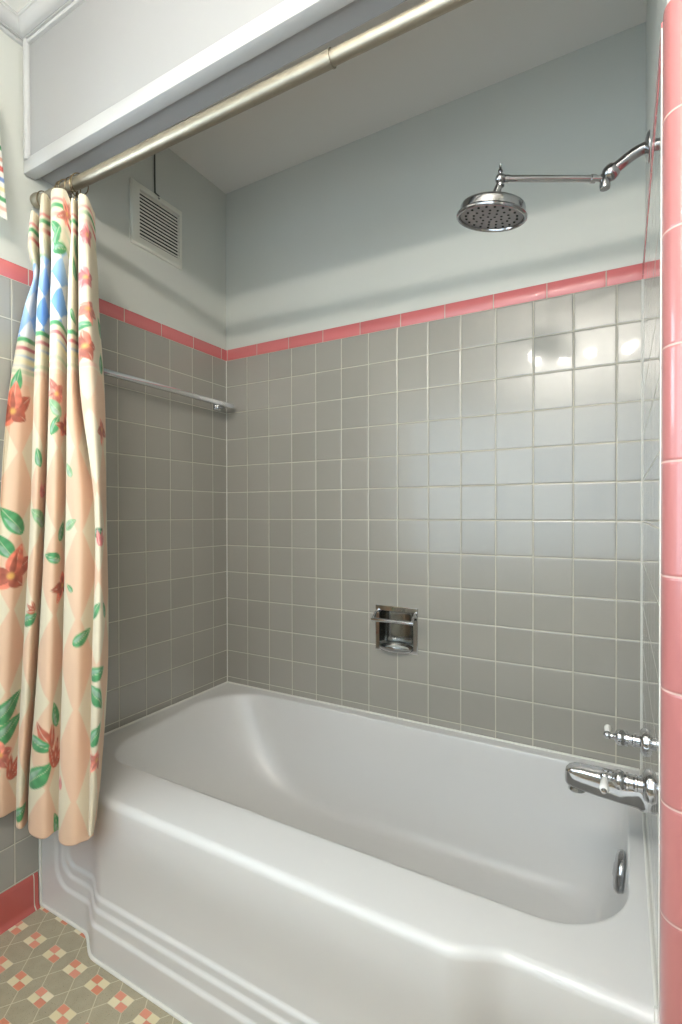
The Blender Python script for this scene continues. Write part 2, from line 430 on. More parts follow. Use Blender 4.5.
# body: stations along -X; flat-topped box section that narrows to a rounded nose
st = [(.000, .030, .026, -.031), (.012, .030, .026, -.031), (.016, .027, .024, -.029), (.05, .0255, .025, -.0265), (.09, .023, .0265, -.0245), (.120, .0215, .027, -.021), (.136, .0205, .0262, -.019), (.147, .0175, .022, -.017), (.153, .012, .016, -.012), (.155, .004, .006, -.002)]
rg = []
for d, w, top, bt in st:
    cz = (top+bt)/2; hh = (top-bt)/2; rg.append([(-d, w*math.copysign(abs(math.cos(a))**.42, math.cos(a)), cz+hh*math.copysign(abs(math.sin(a))**.42, math.sin(a))) for a in [2*PI*k/36 for k in range(36)]])
MB().rings(rg).build('body', M['chrome'], sp)
MB().lathe([(.0165, .012), (.0165, -.0145), (.0175, -.016), (.0175, -.019), (.0160, -.0205), (.0135, -.0205), (.0125, -.012)], (-.131, 0, -.007), (0, 0, 1), 30).build('outlet', M['chrome'], sp)
tag(sp, 'chrome tub spout on the right wall between the two taps', 'tub spout')
def tap(y, z, sgn, label, dz):
    t = empty('tap', (L, y, z))
    MB().lathe([(.030, 0), (.030, .004), (.026, .009), (.020, .012), (.019, .012)], (0, 0, 0), (-1, 0, 0), 36).build('escutcheon', M['chrome'], t)
    MB().lathe([(.0135, .010), (.0135, .020), (.015, .021), (.015, .025), (.0125, .027), (.0125, .036)], (0, 0, 0), (-1, 0, 0), 28).build('stem', M['chrome'], t)
    h = MB().lathe([(.012, .034), (.0165, .035), (.0165, .039), (.014, .041), (.0165, .044), (.0180, .049), (.0178, .054), (.0150, .057), (.010, .060), (.0066, .063), (.0060, .067), (.0062, .071)], (0, 0, 0), (-1, 0, 0), 32)
    h.ball((-.075, 0, 0), .0088)
    hd = h.build('handle', M['chrome'], t)
    dv = Vector((0, sgn*1.0, dz)).normalized()
    lv = MB().lathe([(.0045, .006), (.0055, .010), (.0070, .022), (.0082, .034), (.0085, .041), (.0070, .045), (.004, .047)], (-.075, 0, 0), dv, 24).build('lever', M['porcelain'], hd)
    lv['label'] = 'white porcelain lever'
    c = Vector((-.075, 0, 0))+dv*.047
    MB().lathe([(.005, -.001), (.005, .002), (.0035, .004), (.001, .0045)], c, dv, 18).build('lever_cap', M['chrome'], hd)
    return tag(t, label, 'tap', 'chrome taps with porcelain levers')
tap(-.300, .600, 1, 'chrome tap near the tile corner, porcelain lever pointing to the back wall', .02)
tap(-.500, .596, -1, 'chrome tap beside the spout nearer the pink corner, lever pointing outward', -.12)

# ------------------------------------------------------------------ shower arm and head
sa = empty('rain_shower', (L, -.40, 1.850))
J = Vector((1.405, -.40, 1.811)); H = J+Vector((-.871, -.491, 0.002))*.220
def loc(v): return Vector(v)-sa.location
MB().lathe([(.029, 0), (.029, .002), (.025, .005), (.015, .008), (.011, .009)], (0, 0, 0), (-1, 0, 0), 36).build('wall_flange', M['old_chrome'], sa)
pa, pb, pc, pd = Vector((L, -.40, 1.850)), Vector((L-.028, -.40, 1.852)), Vector((L-.047, -.40, 1.832)), Vector((1.419, -.40, 1.824))
cur = []
for k in range(15):
    t = k/14; cur.append(loc(pa*(1-t)**3+pb*3*t*(1-t)**2+pc*3*t*t*(1-t)+pd*t**3))
MB().tube(cur, .0112, 22).build('pipe', M['old_chrome'], sa)
jm = MB().lathe([(.011, -.006), (.015, -.005), (.0165, .001), (.0165, .009), (.014, .014), (.009, .019)], loc(pd), (pd-J)*-1, 24)
jm.lathe([(.004, -.022), (.0095, -.021), (.0105, -.017), (.0105, .005), (.008, .010), (.005, .013), (.0055, .017), (.003, .020)], loc(J), (0, 0, 1), 24)
jm.build('swivel_joint', M['old_chrome'], sa)
u = (H-J).normalized()
am = MB().tube([loc(J+u*.008), loc(J+u*.02), loc(J+u*.021), loc(J+u*.030), loc(J+u*.031), loc(H-u*.018), loc(H-u*.017), loc(H-u*.008)], [.006, .006, .0085, .0085, .0066, .0066, .0078, .0078], 20)
am.build('extension_arm', M['chrome'], sa)
hj = MB().ball(loc(H), .0105)
hj.lathe([(.0022, .008), (.0028, .012), (.0052, .014), (.005, .017), (.0028, .021), (.0022, .027), (.0026, .029), (.001, .030)], loc(H), (0, 0, 1), 18)
hj.lathe([(.008, -.016), (.0085, -.013), (.006, -.010), (.006, -.006)], loc(H), (0, 0, 1), 18)
hj.build('knuckle', M['old_chrome'], sa)
HB = H+Vector((-.008, -.004, -.018))
ax = Vector((-.19, .10, -1)).normalized()        # way the spray leaves
HC = H+Vector((-.012, -.003, -.039))
MB().tube([loc(H+Vector((0, 0, -.008))), loc(H+Vector((-.004, -.001, -.018))), loc(HC+ax*.002)], [.0065, .008, .0085], 18).build('neck', M['old_chrome'], sa)
nk = MB().lathe([(.009, -.002), (.011, .000), (.012, .003), (.010, .005), (.026, .0075), (.048, .0095), (.061, .012), (.0655, .015), (.067, .019), (.0675, .031), (.0715, .0335), (.0735, .036), (.0730, .039), (.0705, .041), (.0675, .0405), (.066, .038), (.0655, .034), (.001, .034)], loc(HC), ax, 56)
nk.build('head_shell', M['old_chrome'], sa)
fm = MB().lathe([(.0655, .0342), (.0645, .0365), (.04, .0375), (.001, .038)], loc(HC), ax, 48)
fc = fm.build('spray_face', M['face_metal'], sa)
q = Vector((0, 0, 1)).rotation_difference(ax)
nz = MB()
for rr, cnt in ((.008, 3), (.022, 9), (.037, 15), (.053, 20)):
    for k in range(cnt):
        a = 2*PI*k/cnt+rr*40
        c = loc(HC)+q @ Vector((rr*math.cos(a), rr*math.sin(a), .0372))
        nz.lathe([(.0025, -.001), (.0025, .0012), (.0016, .0016)], c, ax, 8)
nz.build('spray_hole_shade', M['dark'], fc)  # near-black studs paint the shade inside the spray holes
tag(sa, 'chrome rain shower head on a jointed arm from the right wall', 'shower head')

# ------------------------------------------------------------------ recessed chrome soap holder in the back wall
so = empty('soap_holder', ((SX0+SX1)/2, 0, .709))
def sl(v): return (v[0]-so.location.x, v[1], v[2]-so.location.z)
fx0, fx1, fz0, fz1 = .686, .841, .632, .788
def frame_rings(m, a, b, y0, y1):
    o_ = [(a[0], a[2]), (a[1], a[2]), (a[1], a[3]), (a[0], a[3])]; i_ = [(b[0], b[2]), (b[1], b[2]), (b[1], b[3]), (b[0], b[3])]
    seq = []
    for (pts, y) in ((o_, y0), (o_, y1+.0015), ([(x+(.0025 if x < .76 else -.0025), z+(.0025 if z < .7 else -.0025)) for x, z in o_], y1), (i_, y1), (i_, y0)):
        seq.append([sl((x, y, z)) for x, z in pts])
    m.rings(seq+[seq[0]], cap=False); return m
frame_rings(MB(), (fx0, fx1, fz0, fz1), (SX0, SX1, SZ0, SZ1), 0.0, -.005).build('flange', M['chrome'], so, angle=25)
# concave pocket: half an oval in plan, closed above and below
cx = (SX0+SX1)/2; hw = (SX1-SX0)/2-.0008
pl = [(cx+hw*math.copysign(abs(math.cos(a))**.6, math.cos(a)), -.004+.062*math.sin(a)**.75) for a in np.linspace(0, PI, 33)]
pk = MB()
ring_b = [sl((x, y, SZ0+.001)) for x, y in pl]; ring_m = [sl((x, y, SZ0+.09)) for x, y in pl]
tops = [[sl((cx+(x-cx)*f, -.004+(y+.004)*f, z)) for x, y in pl] for f, z in ((1, SZ1-.022), (.985, SZ1-.012), (.94, SZ1-.005), (.86, SZ1-.001), (.02, SZ1-.001))]
pk.rings([ring_b, ring_m]+tops, cap=False, closed=False)
pk.build('pocket', M['pocket_chrome'], so)
# tray: dished bottom with a lip that comes forward of the wall
ty = []
def tray_ring(sc, z): return [sl((cx+hw*sc*math.cos(a), (-.010)+(.060 if math.sin(a) > 0 else .020)*sc*math.sin(a), z)) for a in np.linspace(0, 2*PI, 48, endpoint=False)]
MB().rings([tray_ring(.70, .634), tray_ring(.85, .636), tray_ring(.95, .641), tray_ring(.985, .648), tray_ring(.97, .651), tray_ring(.92, .650), tray_ring(.7, .644), tray_ring(.3, .642)]).build('tray', M['chrome'], so)
gb = MB()
gb.tube([sl((x, -.040, .7445)) for x in np.linspace(.6875, .8405, 12)], .0072, 16)
for x in (.694, .834):
    gb.tube([sl((x, -.002, .770)), sl((x, -.012, .770)), sl((x, -.026, .762)), sl((x, -.036, .752)), sl((x, -.040, .7445))], .0050, 12)
gb.build('grab_bar', M['chrome'], so)
tag(so, 'square recessed chrome soap holder with grab bar in the back wall tiles', 'soap holder')

# ------------------------------------------------------------------ towel bar on the left wall
tb = empty('towel_bar', (0, -.40, 1.541))
MB().box((.052, -.345, -.009), (.068, .372, .009), .0015).build('bar', M['chrome'], tb)
for yy in (.340, -.325):
    b = MB().box((0, yy-.021, -.016), (.006, yy+.021, .016), .0015).box((.005, yy-.010, -.009), (.0535, yy+.010, .009), .001)
    b.build('bracket', M['chrome'], tb)
tag(tb, 'square chrome towel bar on the grey tiled left wall', 'towel bar')

# ------------------------------------------------------------------ vent grille and its cord on the left wall
vn = empty('vent_grille', (-.006, -.353, 2.128))
o_ = (-.113, .113, -.106, .108)
def vr(x, a, b, c, d): return [(x, a, c), (x, b, c), (x, b, d), (x, a, d)]
MB().rings([vr(0, *o_), vr(.006, *o_), vr(.010, -.108, .108, -.101, .103), vr(.012, -.082, .096, -.078, .086), vr(.0005, -.080, .094, -.076, .084), vr(0, -.080, .094, -.076, .084), vr(0, *o_)], cap=False).build('frame', M['vent'], vn, angle=20)
MB().box((.0005, -.081, -.077), (.002, .095, .085)).build('duct_shade', M['black'], vn, smooth=False)  # near-black plate paints the shade behind the louvres
for k in range(13):
    z = -.0705+k*.0122
    MB().prism([(.0025, z+.0010), (.0095, z-.0040), (.0112, z-.0038), (.0112, z+.0016), (.0095, z+.0020), (.0025, z+.0045)], 1, -.0815, .0955).build('louvre', M['vent'], vn, smooth=False)
MB().lathe([(.0035, 0), (.0035, .0012), (.002, .002)], (.0115, 0, .096), (1, 0, 0), 12).build('screw', M['old_chrome'], vn)
tag(vn, 'white metal vent grille with louvres high on the left wall', 'vent')
vc = MB().tube([(-.003, -.363, ZC-.001), (-.003, -.363, 2.30), (-.003, -.362, 2.242), (.002, -.358, 2.236), (.004, -.350, 2.233)], .0026, 10).build('cord', M['cord'])
tag(vc, 'thin dark cord running down the left wall to the vent', 'cord')

# ------------------------------------------------------------------ shower rod
RY = -.785
def rz(x): return 1.9765-.020*x
rd = empty('curtain_rod', (.018, RY, 1.976))
def rl(x, dx=0): return (x-.018, 0, rz(x)-1.976)
MB().tube([rl(.022), rl(.30), rl(.60), rl(.962), rl(.9625), rl(.966)], [.0150]*4+[.0160, .0160], 28).build('outer_tube', M['nickel'], rd)
MB().tube([rl(.960), rl(1.2), rl(L-.002)], .0132, 28).build('inner_tube', M['nickel'], rd)
fb = MB().lathe([(.006, .022), (.012, .020), (.016, .014), (.0195, .006), (.0200, 0), (.0190, -.007), (.0155, -.0125), (.008, -.0165), (.002, -.0175)], (0, 0, 0.004), (1, 0, 0), 30)
for a in (-.3, .25): fb.torus((0, 0, .004), .0199, .0010, (math.sin(a), math.cos(a)*.9, .35), 30, 6)
f_ = fb.build('finial', M['nickel'], rd); f_['label'] = 'round ridged end knob'
MB().lathe([(.024, 0), (.024, .004), (.018, .010), (.016, .014)], (L-.018, 0, rz(L)-1.976), (-1, 0, 0), 28).build('wall_flange', M['nickel'], rd)
tag(rd, 'brushed nickel curtain rod across the tub opening under the header', 'curtain rod')

# ------------------------------------------------------------------ shower curtain
LV = [(1.965, [(0.0674, -0.832), (0.0942, -0.844), (0.0963, -0.834), (0.0802, -0.806), (0.1132, -0.832), (0.1391, -0.844), (0.1411, -0.834), (0.1255, -0.806), (0.1574, -0.832), (0.1876, -0.844), (0.2077, -0.834), (0.2182, -0.806), (0.2417, -0.832), (0.2637, -0.844), (0.2604, -0.834), (0.2379, -0.806), (0.27, -0.832), (0.2957, -0.844), (0.3076, -0.834), (0.2951, -0.806)]) ,
      (1.85, [(0.0462, -0.828), (0.0739, -0.84), (0.078, -0.83), (0.0396, -0.787), (0.0972, -0.828), (0.1242, -0.84), (0.1294, -0.83), (0.0943, -0.787), (0.1491, -0.828), (0.1795, -0.84), (0.2005, -0.83), (0.1892, -0.787), (0.2356, -0.828), (0.2575, -0.84), (0.2543, -0.83), (0.2093, -0.787), (0.2639, -0.828), (0.2904, -0.84), (0.3049, -0.83), (0.2739, -0.787)]) ,
      (1.79, [(0.052, -0.818), (0.0771, -0.83), (0.0735, -0.82), (0.012, -0.7709), (0.0846, -0.818), (0.1112, -0.83), (0.1155, -0.82), (0.0675, -0.77), (0.1342, -0.818), (0.1635, -0.83), (0.1806, -0.82), (0.1545, -0.77), (0.2117, -0.818), (0.2349, -0.83), (0.2353, -0.82), (0.1859, -0.77), (0.2488, -0.818), (0.2761, -0.83), (0.2935, -0.82), (0.2558, -0.77)]) ,
      (1.69, [(0.0169, -0.825), (0.0468, -0.837), (0.0571, -0.827), (0.012, -0.7744), (0.0829, -0.825), (0.1108, -0.837), (0.1188, -0.827), (0.0685, -0.772), (0.1414, -0.825), (0.1705, -0.837), (0.1864, -0.827), (0.151, -0.772), (0.2164, -0.825), (0.2404, -0.837), (0.2433, -0.827), (0.1905, -0.772), (0.2594, -0.825), (0.287, -0.837), (0.3059, -0.827), (0.2626, -0.772)]) ,
      (1.45, [(0.012, -0.8612), (0.012, -0.8535), (0.0237, -0.832), (0.012, -0.7842), (0.0732, -0.83), (0.1025, -0.842), (0.1143, -0.832), (0.0697, -0.777), (0.141, -0.83), (0.1704, -0.842), (0.1871, -0.832), (0.1522, -0.777), (0.218, -0.83), (0.2431, -0.842), (0.2494, -0.832), (0.2022, -0.777), (0.269, -0.83), (0.2986, -0.842), (0.3246, -0.832), (0.2897, -0.777)]) ,
      (1.13, [(0.012, -0.886), (0.012, -0.8769), (0.0286, -0.852), (0.012, -0.7953), (0.0813, -0.845), (0.1109, -0.857), (0.1223, -0.847), (0.0694, -0.788), (0.1402, -0.84), (0.171, -0.852), (0.1911, -0.842), (0.1559, -0.785), (0.2224, -0.838), (0.2553, -0.85), (0.2887, -0.84), (0.275, -0.785), (0.3237, -0.83), (0.3464, -0.842), (0.3515, -0.832), (0.2956, -0.777)]) ,
      (0.73, [(0.012, -0.9077), (0.012, -0.8988), (0.0331, -0.877), (0.0127, -0.82), (0.0853, -0.87), (0.1155, -0.882), (0.1262, -0.872), (0.0788, -0.818), (0.1437, -0.865), (0.1775, -0.877), (0.2054, -0.867), (0.1846, -0.815), (0.2399, -0.86), (0.2732, -0.872), (0.307, -0.862), (0.2998, -0.812), (0.3467, -0.855), (0.3712, -0.867), (0.382, -0.857), (0.3431, -0.81)]) ,
      (0.36, [(0.012, -0.9288), (0.012, -0.9198), (0.0352, -0.898), (0.0318, -0.85), (0.0919, -0.892), (0.1211, -0.904), (0.1257, -0.894), (0.0804, -0.848), (0.1353, -0.886), (0.1728, -0.898), (0.2106, -0.888), (0.2144, -0.846), (0.2533, -0.88), (0.2873, -0.892), (0.3222, -0.882), (0.334, -0.845), (0.3586, -0.872), (0.38, -0.884), (0.3786, -0.874), (0.3466, -0.842)]) ,
      (0.265, [(0.012, -0.9311), (0.012, -0.922), (0.0357, -0.9), (0.0331, -0.852), (0.0934, -0.894), (0.1228, -0.906), (0.1279, -0.896), (0.0834, -0.85), (0.138, -0.888), (0.1756, -0.9), (0.2136, -0.89), (0.2176, -0.848), (0.2565, -0.882), (0.2903, -0.894), (0.3242, -0.884), (0.335, -0.847), (0.3597, -0.874), (0.3804, -0.886), (0.3767, -0.876), (0.3434, -0.845)]) ]
#@CURTAIN
def catmull(P_, n):
    P_ = np.asarray(P_, float); k = len(P_)
    Q = np.vstack([2*P_[0]-P_[1], P_, 2*P_[-1]-P_[-2]])
    t = np.linspace(0, k-1-1e-6, n); i = t.astype(int); f = (t-i)[:, None]
    p0, p1, p2, p3 = Q[i], Q[i+1], Q[i+2], Q[i+3]
    return .5*(2*p1+(p2-p0)*f+(2*p0-5*p1+4*p2-p3)*f**2+(3*p1-p0-3*p2+p3)*f**3)
NS, NZ = 430, 520
zl = np.array([l[0] for l in LV]); ctrl = np.array([l[1] for l in LV])   # levels x points x 2
zt, zb = 1.948, .318
zz = np.linspace(zt, zb, NZ)
# smooth interpolation of every control point along the drop
order = np.argsort(zl); lv_z = zl[order]; lv_c = ctrl[order]
def along(z):
    out = np.empty((len(z),)+lv_c.shape[1:])
    for a in range(lv_c.shape[1]):
        for b in range(2):
            y = lv_c[:, a, b]; d = np.gradient(y, lv_z)
            i = np.clip(np.searchsorted(lv_z, z)-1, 0, len(lv_z)-2); h = lv_z[i+1]-lv_z[i]; t = np.clip((z-lv_z[i])/h, -.1, 1.1)
            out[:, a, b] = (2*t**3-3*t**2+1)*y[i]+(t**3-2*t**2+t)*h*d[i]+(-2*t**3+3*t**2)*y[i+1]+(t**3-t**2)*h*d[i+1]
    return out
cc = along(zz)
XY = np.stack([catmull(c, NS) for c in cc])             # NZ x NS x 2
XY[:, :, 0] = np.maximum(XY[:, :, 0], .0095)
mid = XY[NZ//2]; s_ = np.concatenate([[0], np.cumsum(np.hypot(*np.diff(mid, axis=0).T))])
SS = np.broadcast_to(s_, (NZ, NS)); 
ZZ = np.broadcast_to(zz[:, None], (NZ, NS)).copy()
hem = .006*np.sin(s_*38)+.003*np.sin(s_*91)
fade = np.clip((.45-ZZ)/.17, 0, 1); ZZ = ZZ+fade*(hem*.5+np.interp(s_/s_[-1], [.6, .68, .78, .87, 1], [0, .012, .016, .060, .085]))[None, :]
scal = .009*np.abs(np.sin(s_*26)); topf = np.clip((ZZ-1.90)/.06, 0, 1); ZZ = ZZ-topf*scal[None, :]
# the end away from the wall sags between its last hooks
sag = np.interp(s_/s_[-1], [0, .10, .22, .30, .46, .52, .56, .66, .88, 1], [.045, .040, .014, .012, .012, .022, .048, .060, .062, .088])
ZZ = ZZ-sag[None, :]*np.clip((ZZ-1.10)/.85, 0, 1)**1.5

def rgb(r, g, b): return np.array(lin(r, g, b)[:3])
def paint(s, zm, z, motifs):
    """printed pattern of the cloth, in cloth coordinates: s across, z up"""
    n = s.shape
    cream = rgb(226, 213, 186); peach = rgb(228, 194, 163); blush = rgb(230, 206, 184)
    wob = .006*np.sin(s*17)+.004*np.sin(s*41+2)
    def lay(c, col, m): return c*(1-m[..., None])+col*m[..., None]
    def sm(d, e=.0018): return np.clip(.5-d/(2*e), 0, 1)
    c = np.broadcast_to(cream, n+(3,)).copy()
    # harlequin diamonds below the border
    dw, dh = .108, .212
    a_ = np.abs(((s-.69)/dw+.5) % 1-.5)*2; b_ = np.abs(((z-.748)/dh+.5) % 1-.5)*2
    peachy = np.clip(.5-(a_+b_-1.10)/.05, 0, 1)
    ptone = .5+.5*np.sin(s*14+np.floor((z-.748)/dh+.5)*2.1)
    pc = peach*(1-ptone[..., None]*.5)+rgb(229, 188, 158)*ptone[..., None]*.5
    c = cream*(1-peachy[..., None])+pc*peachy[..., None]
    low = z < 1.47
    c = np.where(low[..., None], c, cream)
    c = lay(c, peach, ((z < 1.48) & (z > 1.36)).astype(float)*.7*np.clip(1-(1.48-z)/.10, 0, 1))
    # blue diamond border between stripes
    z2 = z-wob
    zone = ((z2 > 1.598) & (z2 < 1.80) & (s < .54)).astype(float)
    c = lay(c, rgb(228, 226, 224), zone)
    bw, bh = .0777, .083
    u = (s-.434)/bw+(z2-1.6495)/bh; v = (s-.434)/bw-(z2-1.6495)/bh
    k = (np.floor(u)+np.floor(v)+1) % 2
    vary = .5+.5*np.sin(s*23+z*19)
    blue = rgb(112, 158, 214)*(1-vary[..., None])+rgb(178, 206, 232)*vary[..., None]
    c = np.where((zone*k)[..., None] > .5, blue, c)
    for z0, h, colr, lim in ((1.903, .008, (226, 150, 142), 9), (1.887, .011, (78, 158, 98), 9), (1.864, .011, (206, 92, 92), 9), (1.836, .012, (196, 206, 176), 9), (1.806, .008, (104, 176, 116), .54),
                        (1.592, .012, (86, 160, 104), .75), (1.568, .010, (198, 112, 116), .75), (1.546, .006, (150, 176, 210), .75), (1.532, .010, (240, 222, 168), .75), (1.518, .009, (128, 156, 196), .2), (1.503, .010, (86, 160, 104), .75), (1.486, .012, (228, 178, 160), 9)):
        m = sm(np.abs(z-z0-wob*(1.4 if z0 > 1.7 else 1))-h/2)*(s < lim)
        br = np.clip(.62+.5*np.sin(s*29+z0*40), .25, 1)
        c = lay(c, rgb(*colr), m*br)
    for typ, ms, mz, size, ang, colr in motifs:
        dx, dz = s-ms, zm-mz
        sel = (np.abs(dx) < size*1.3) & (np.abs(dz) < size*1.3)
        if not sel.any(): continue
        x, y = dx[sel], dz[sel]; cs = c[sel]
        def petal(cx, cy, a, ln, wd, colr, cs, vein=True):
            px = (x-cx)*math.cos(a)+(y-cy)*math.sin(a); py = -(x-cx)*math.sin(a)+(y-cy)*math.cos(a)
            t = np.clip(px/ln, 0, 1); w = wd*np.sin(PI*t**.8)**.8*(1-.25*t)
            d = np.where((px > 0) & (px < ln), np.abs(py)-w, .05)
            m = sm(d, .0015); sh = .80+.28*(py/wd+1)/2+.10*np.sin(px*260)
            colp = rgb(*colr)[None]*sh[:, None]
            cs = cs*(1-m[:, None])+np.clip(colp, 0, 1)*m[:, None]
            if vein:
                mv = sm(np.abs(py)-.0008, .001)*m*(t > .1)*.55
                cs = cs*(1-mv[:, None])+rgb(235, 225, 196)*mv[:, None]
            return cs
        if typ == 'leaf':
            cs = petal(-math.cos(ang)*size/2, -math.sin(ang)*size/2, ang, size, size*.27, colr, cs)
            cs = petal(-math.cos(ang)*size*.42-math.sin(ang)*size*.07, -math.sin(ang)*size*.42+math.cos(ang)*size*.07, ang+.06, size*.62, size*.08, tuple(v_*.45+110 for v_ in colr), cs, False)
        elif typ == 'flower':
            hsh = math.sin(ms*91+mz*37)
            for q_ in (0, 3, 1, 4, 2):
                a = ang+q_*2*PI/5+.30*math.sin(q_*3.1+hsh*4)
                k_ = .80+.25*math.sin(q_*5.3+1+hsh*3)
                tone = 1.10 if q_ % 2 else .92
                cs = petal(0, 0, a, size*k_, size*.30, tuple(min(255, v_*tone+(14 if q_ % 2 else 0)) for v_ in colr), cs, True)
                cs = petal(0, 0, a+.12, size*k_*.7, size*.10, tuple(min(255, v_*.86) for v_ in colr), cs, False)
            m = sm(np.hypot(x, y)-size*.10, .004); cs = cs*(1-m[:, None])+rgb(226, 176, 96)*m[:, None]
        elif typ == 'spray':
            for q_ in range(3):
                cs = petal(0, 0, ang+(q_-1)*.55, size*(1-.15*abs(q_-1)), size*.17, colr, cs, True)
        c[sel] = cs
    return np.clip(c, 0, 1)
GR = (84, 158, 100); RU = (200, 108, 84); RO = (224, 132, 112); PA = (150, 190, 140); PK = (226, 130, 128); DK = (52, 118, 72)
MOT = [
    ('flower', 0.490, 1.871, 0.040, 0.90, RO), ('leaf', 0.448, 1.837, 0.048, 2.40, GR), ('leaf', 0.455, 1.815, 0.043, 1.20, GR),
    ('leaf', 0.469, 1.789, 0.057, 0.20, GR), ('flower', 0.861, 1.786, 0.036, 0.40, PK), ('flower', 0.855, 1.686, 0.040, 0.40, PK),
    ('flower', 0.859, 1.605, 0.043, 1.10, RO), ('flower', 0.851, 1.514, 0.050, 0.20, RU), ('leaf', 0.695, 1.726, 0.057, 2.00, GR),
    ('leaf', 0.689, 1.599, 0.048, -0.70, GR), ('leaf', 0.935, 1.581, 0.057, 2.00, GR), ('leaf', 0.923, 1.486, 0.057, 1.40, GR),
    ('leaf', 0.848, 1.566, 0.043, 0.10, GR), ('leaf', 0.700, 1.777, 0.048, 2.20, GR), ('leaf', 0.020, 1.465, 0.071, 1.40, GR),
    ('flower', 0.017, 1.384, 0.079, 0.50, RU), ('flower', 0.463, 1.413, 0.050, 2.00, RO), ('leaf', 0.455, 1.381, 0.067, 2.40, PA),
    ('leaf', 0.459, 1.334, 0.057, 1.10, GR), ('leaf', 0.235, 1.255, 0.052, 1.80, GR), ('flower', 0.502, 1.331, 0.043, 0.30, RU),
    ('flower', 0.903, 1.316, 0.043, 0.80, RU), ('leaf', 0.655, 1.217, 0.048, 2.30, PA), ('spray', 0.247, 1.153, 0.048, 0.90, PK),
    ('leaf', 0.247, 1.099, 0.081, 2.60, PA), ('leaf', 0.032, 1.090, 0.095, 2.30, GR), ('leaf', 0.013, 1.026, 0.081, 2.20, GR),
    ('flower', 0.035, 0.944, 0.086, 0.30, RU), ('leaf', 0.663, 1.083, 0.048, 0.50, PA), ('leaf', 0.494, 1.064, 0.057, 1.20, GR),
    ('leaf', 0.463, 0.998, 0.057, 2.90, GR), ('flower', 0.507, 0.924, 0.050, 0.60, RU), ('leaf', 0.664, 0.928, 0.028, 2.50, GR),
    ('leaf', 0.853, 1.064, 0.048, 0.20, DK), ('spray', 0.855, 1.032, 0.048, 1.20, PK), ('leaf', 0.843, 0.880, 0.048, 1.00, GR),
    ('leaf', 0.884, 0.880, 0.048, 2.20, GR), ('leaf', 0.230, 0.839, 0.067, 0.30, GR), ('leaf', 0.705, 0.810, 0.062, 0.60, GR),
    ('leaf', 0.416, 0.782, 0.038, 1.00, GR), ('spray', 0.247, 0.858, 0.038, 2.60, RU), ('leaf', 0.050, 0.597, 0.104, 0.75, GR),
    ('leaf', 0.053, 0.540, 0.104, 0.60, GR), ('flower', 0.032, 0.480, 0.058, 0.40, RO), ('spray', 0.059, 0.410, 0.076, 0.90, RU),
    ('spray', 0.482, 0.524, 0.081, 2.10, RU), ('leaf', 0.494, 0.607, 0.067, 1.90, GR), ('leaf', 0.452, 0.537, 0.071, -0.35, GR),
    ('leaf', 0.455, 0.464, 0.095, 0.75, GR), ('spray', 0.498, 0.477, 0.076, 1.40, RU), ('leaf', 0.233, 0.358, 0.071, 0.40, GR),
    ('leaf', 0.515, 0.335, 0.067, 1.90, GR), ('leaf', 0.855, 0.737, 0.067, 0.30, GR), ('leaf', 0.856, 0.680, 0.076, -0.80, GR),
    ('leaf', 0.855, 0.597, 0.067, 0.90, GR), ('flower', 0.861, 0.540, 0.036, 0.30, RO), ('spray', 0.649, 0.451, 0.038, 2.20, PK)]
def cloth_obj(name, XYZ, colr, thick):
    nz, ns = XYZ.shape[:2]
    V = XYZ.reshape(-1, 3)
    idx = np.arange(nz*ns).reshape(nz, ns)
    Fq = np.stack([idx[:-1, :-1], idx[:-1, 1:], idx[1:, 1:], idx[1:, :-1]], -1).reshape(-1, 4)
    me = bpy.data.meshes.new(name)
    me.vertices.add(len(V)); me.vertices.foreach_set('co', V.astype(np.float32).ravel())
    me.loops.add(Fq.size); me.loops.foreach_set('vertex_index', Fq.ravel().astype(np.int32))
    me.polygons.add(len(Fq)); me.polygons.foreach_set('loop_start', np.arange(0, Fq.size, 4, dtype=np.int32))
    me.update(calc_edges=True); me.validate()
    at = me.color_attributes.new('print', 'FLOAT_COLOR', 'POINT')
    at.data.foreach_set('color', np.concatenate([colr.reshape(-1, 3), np.ones((nz*ns, 1))], 1).astype(np.float32).ravel())
    me.polygons.foreach_set('use_smooth', np.ones(len(Fq), bool))
    me.materials.append(M['cloth'])
    o = link(bpy.data.objects.new(name, me))
    sd = o.modifiers.new('thickness', 'SOLIDIFY'); sd.thickness = thick; sd.offset = 0
    return o
cur_o = cloth_obj('shower_curtain', np.dstack([XY, ZZ]), paint(SS, ZZ, ZZ+sag[None, :]*np.clip((ZZ-1.10)/.85, 0, 1)**1.5, MOT), .0009)
tag(cur_o, 'floral peach shower curtain with blue diamonds gathered at the left wall', 'shower curtain')

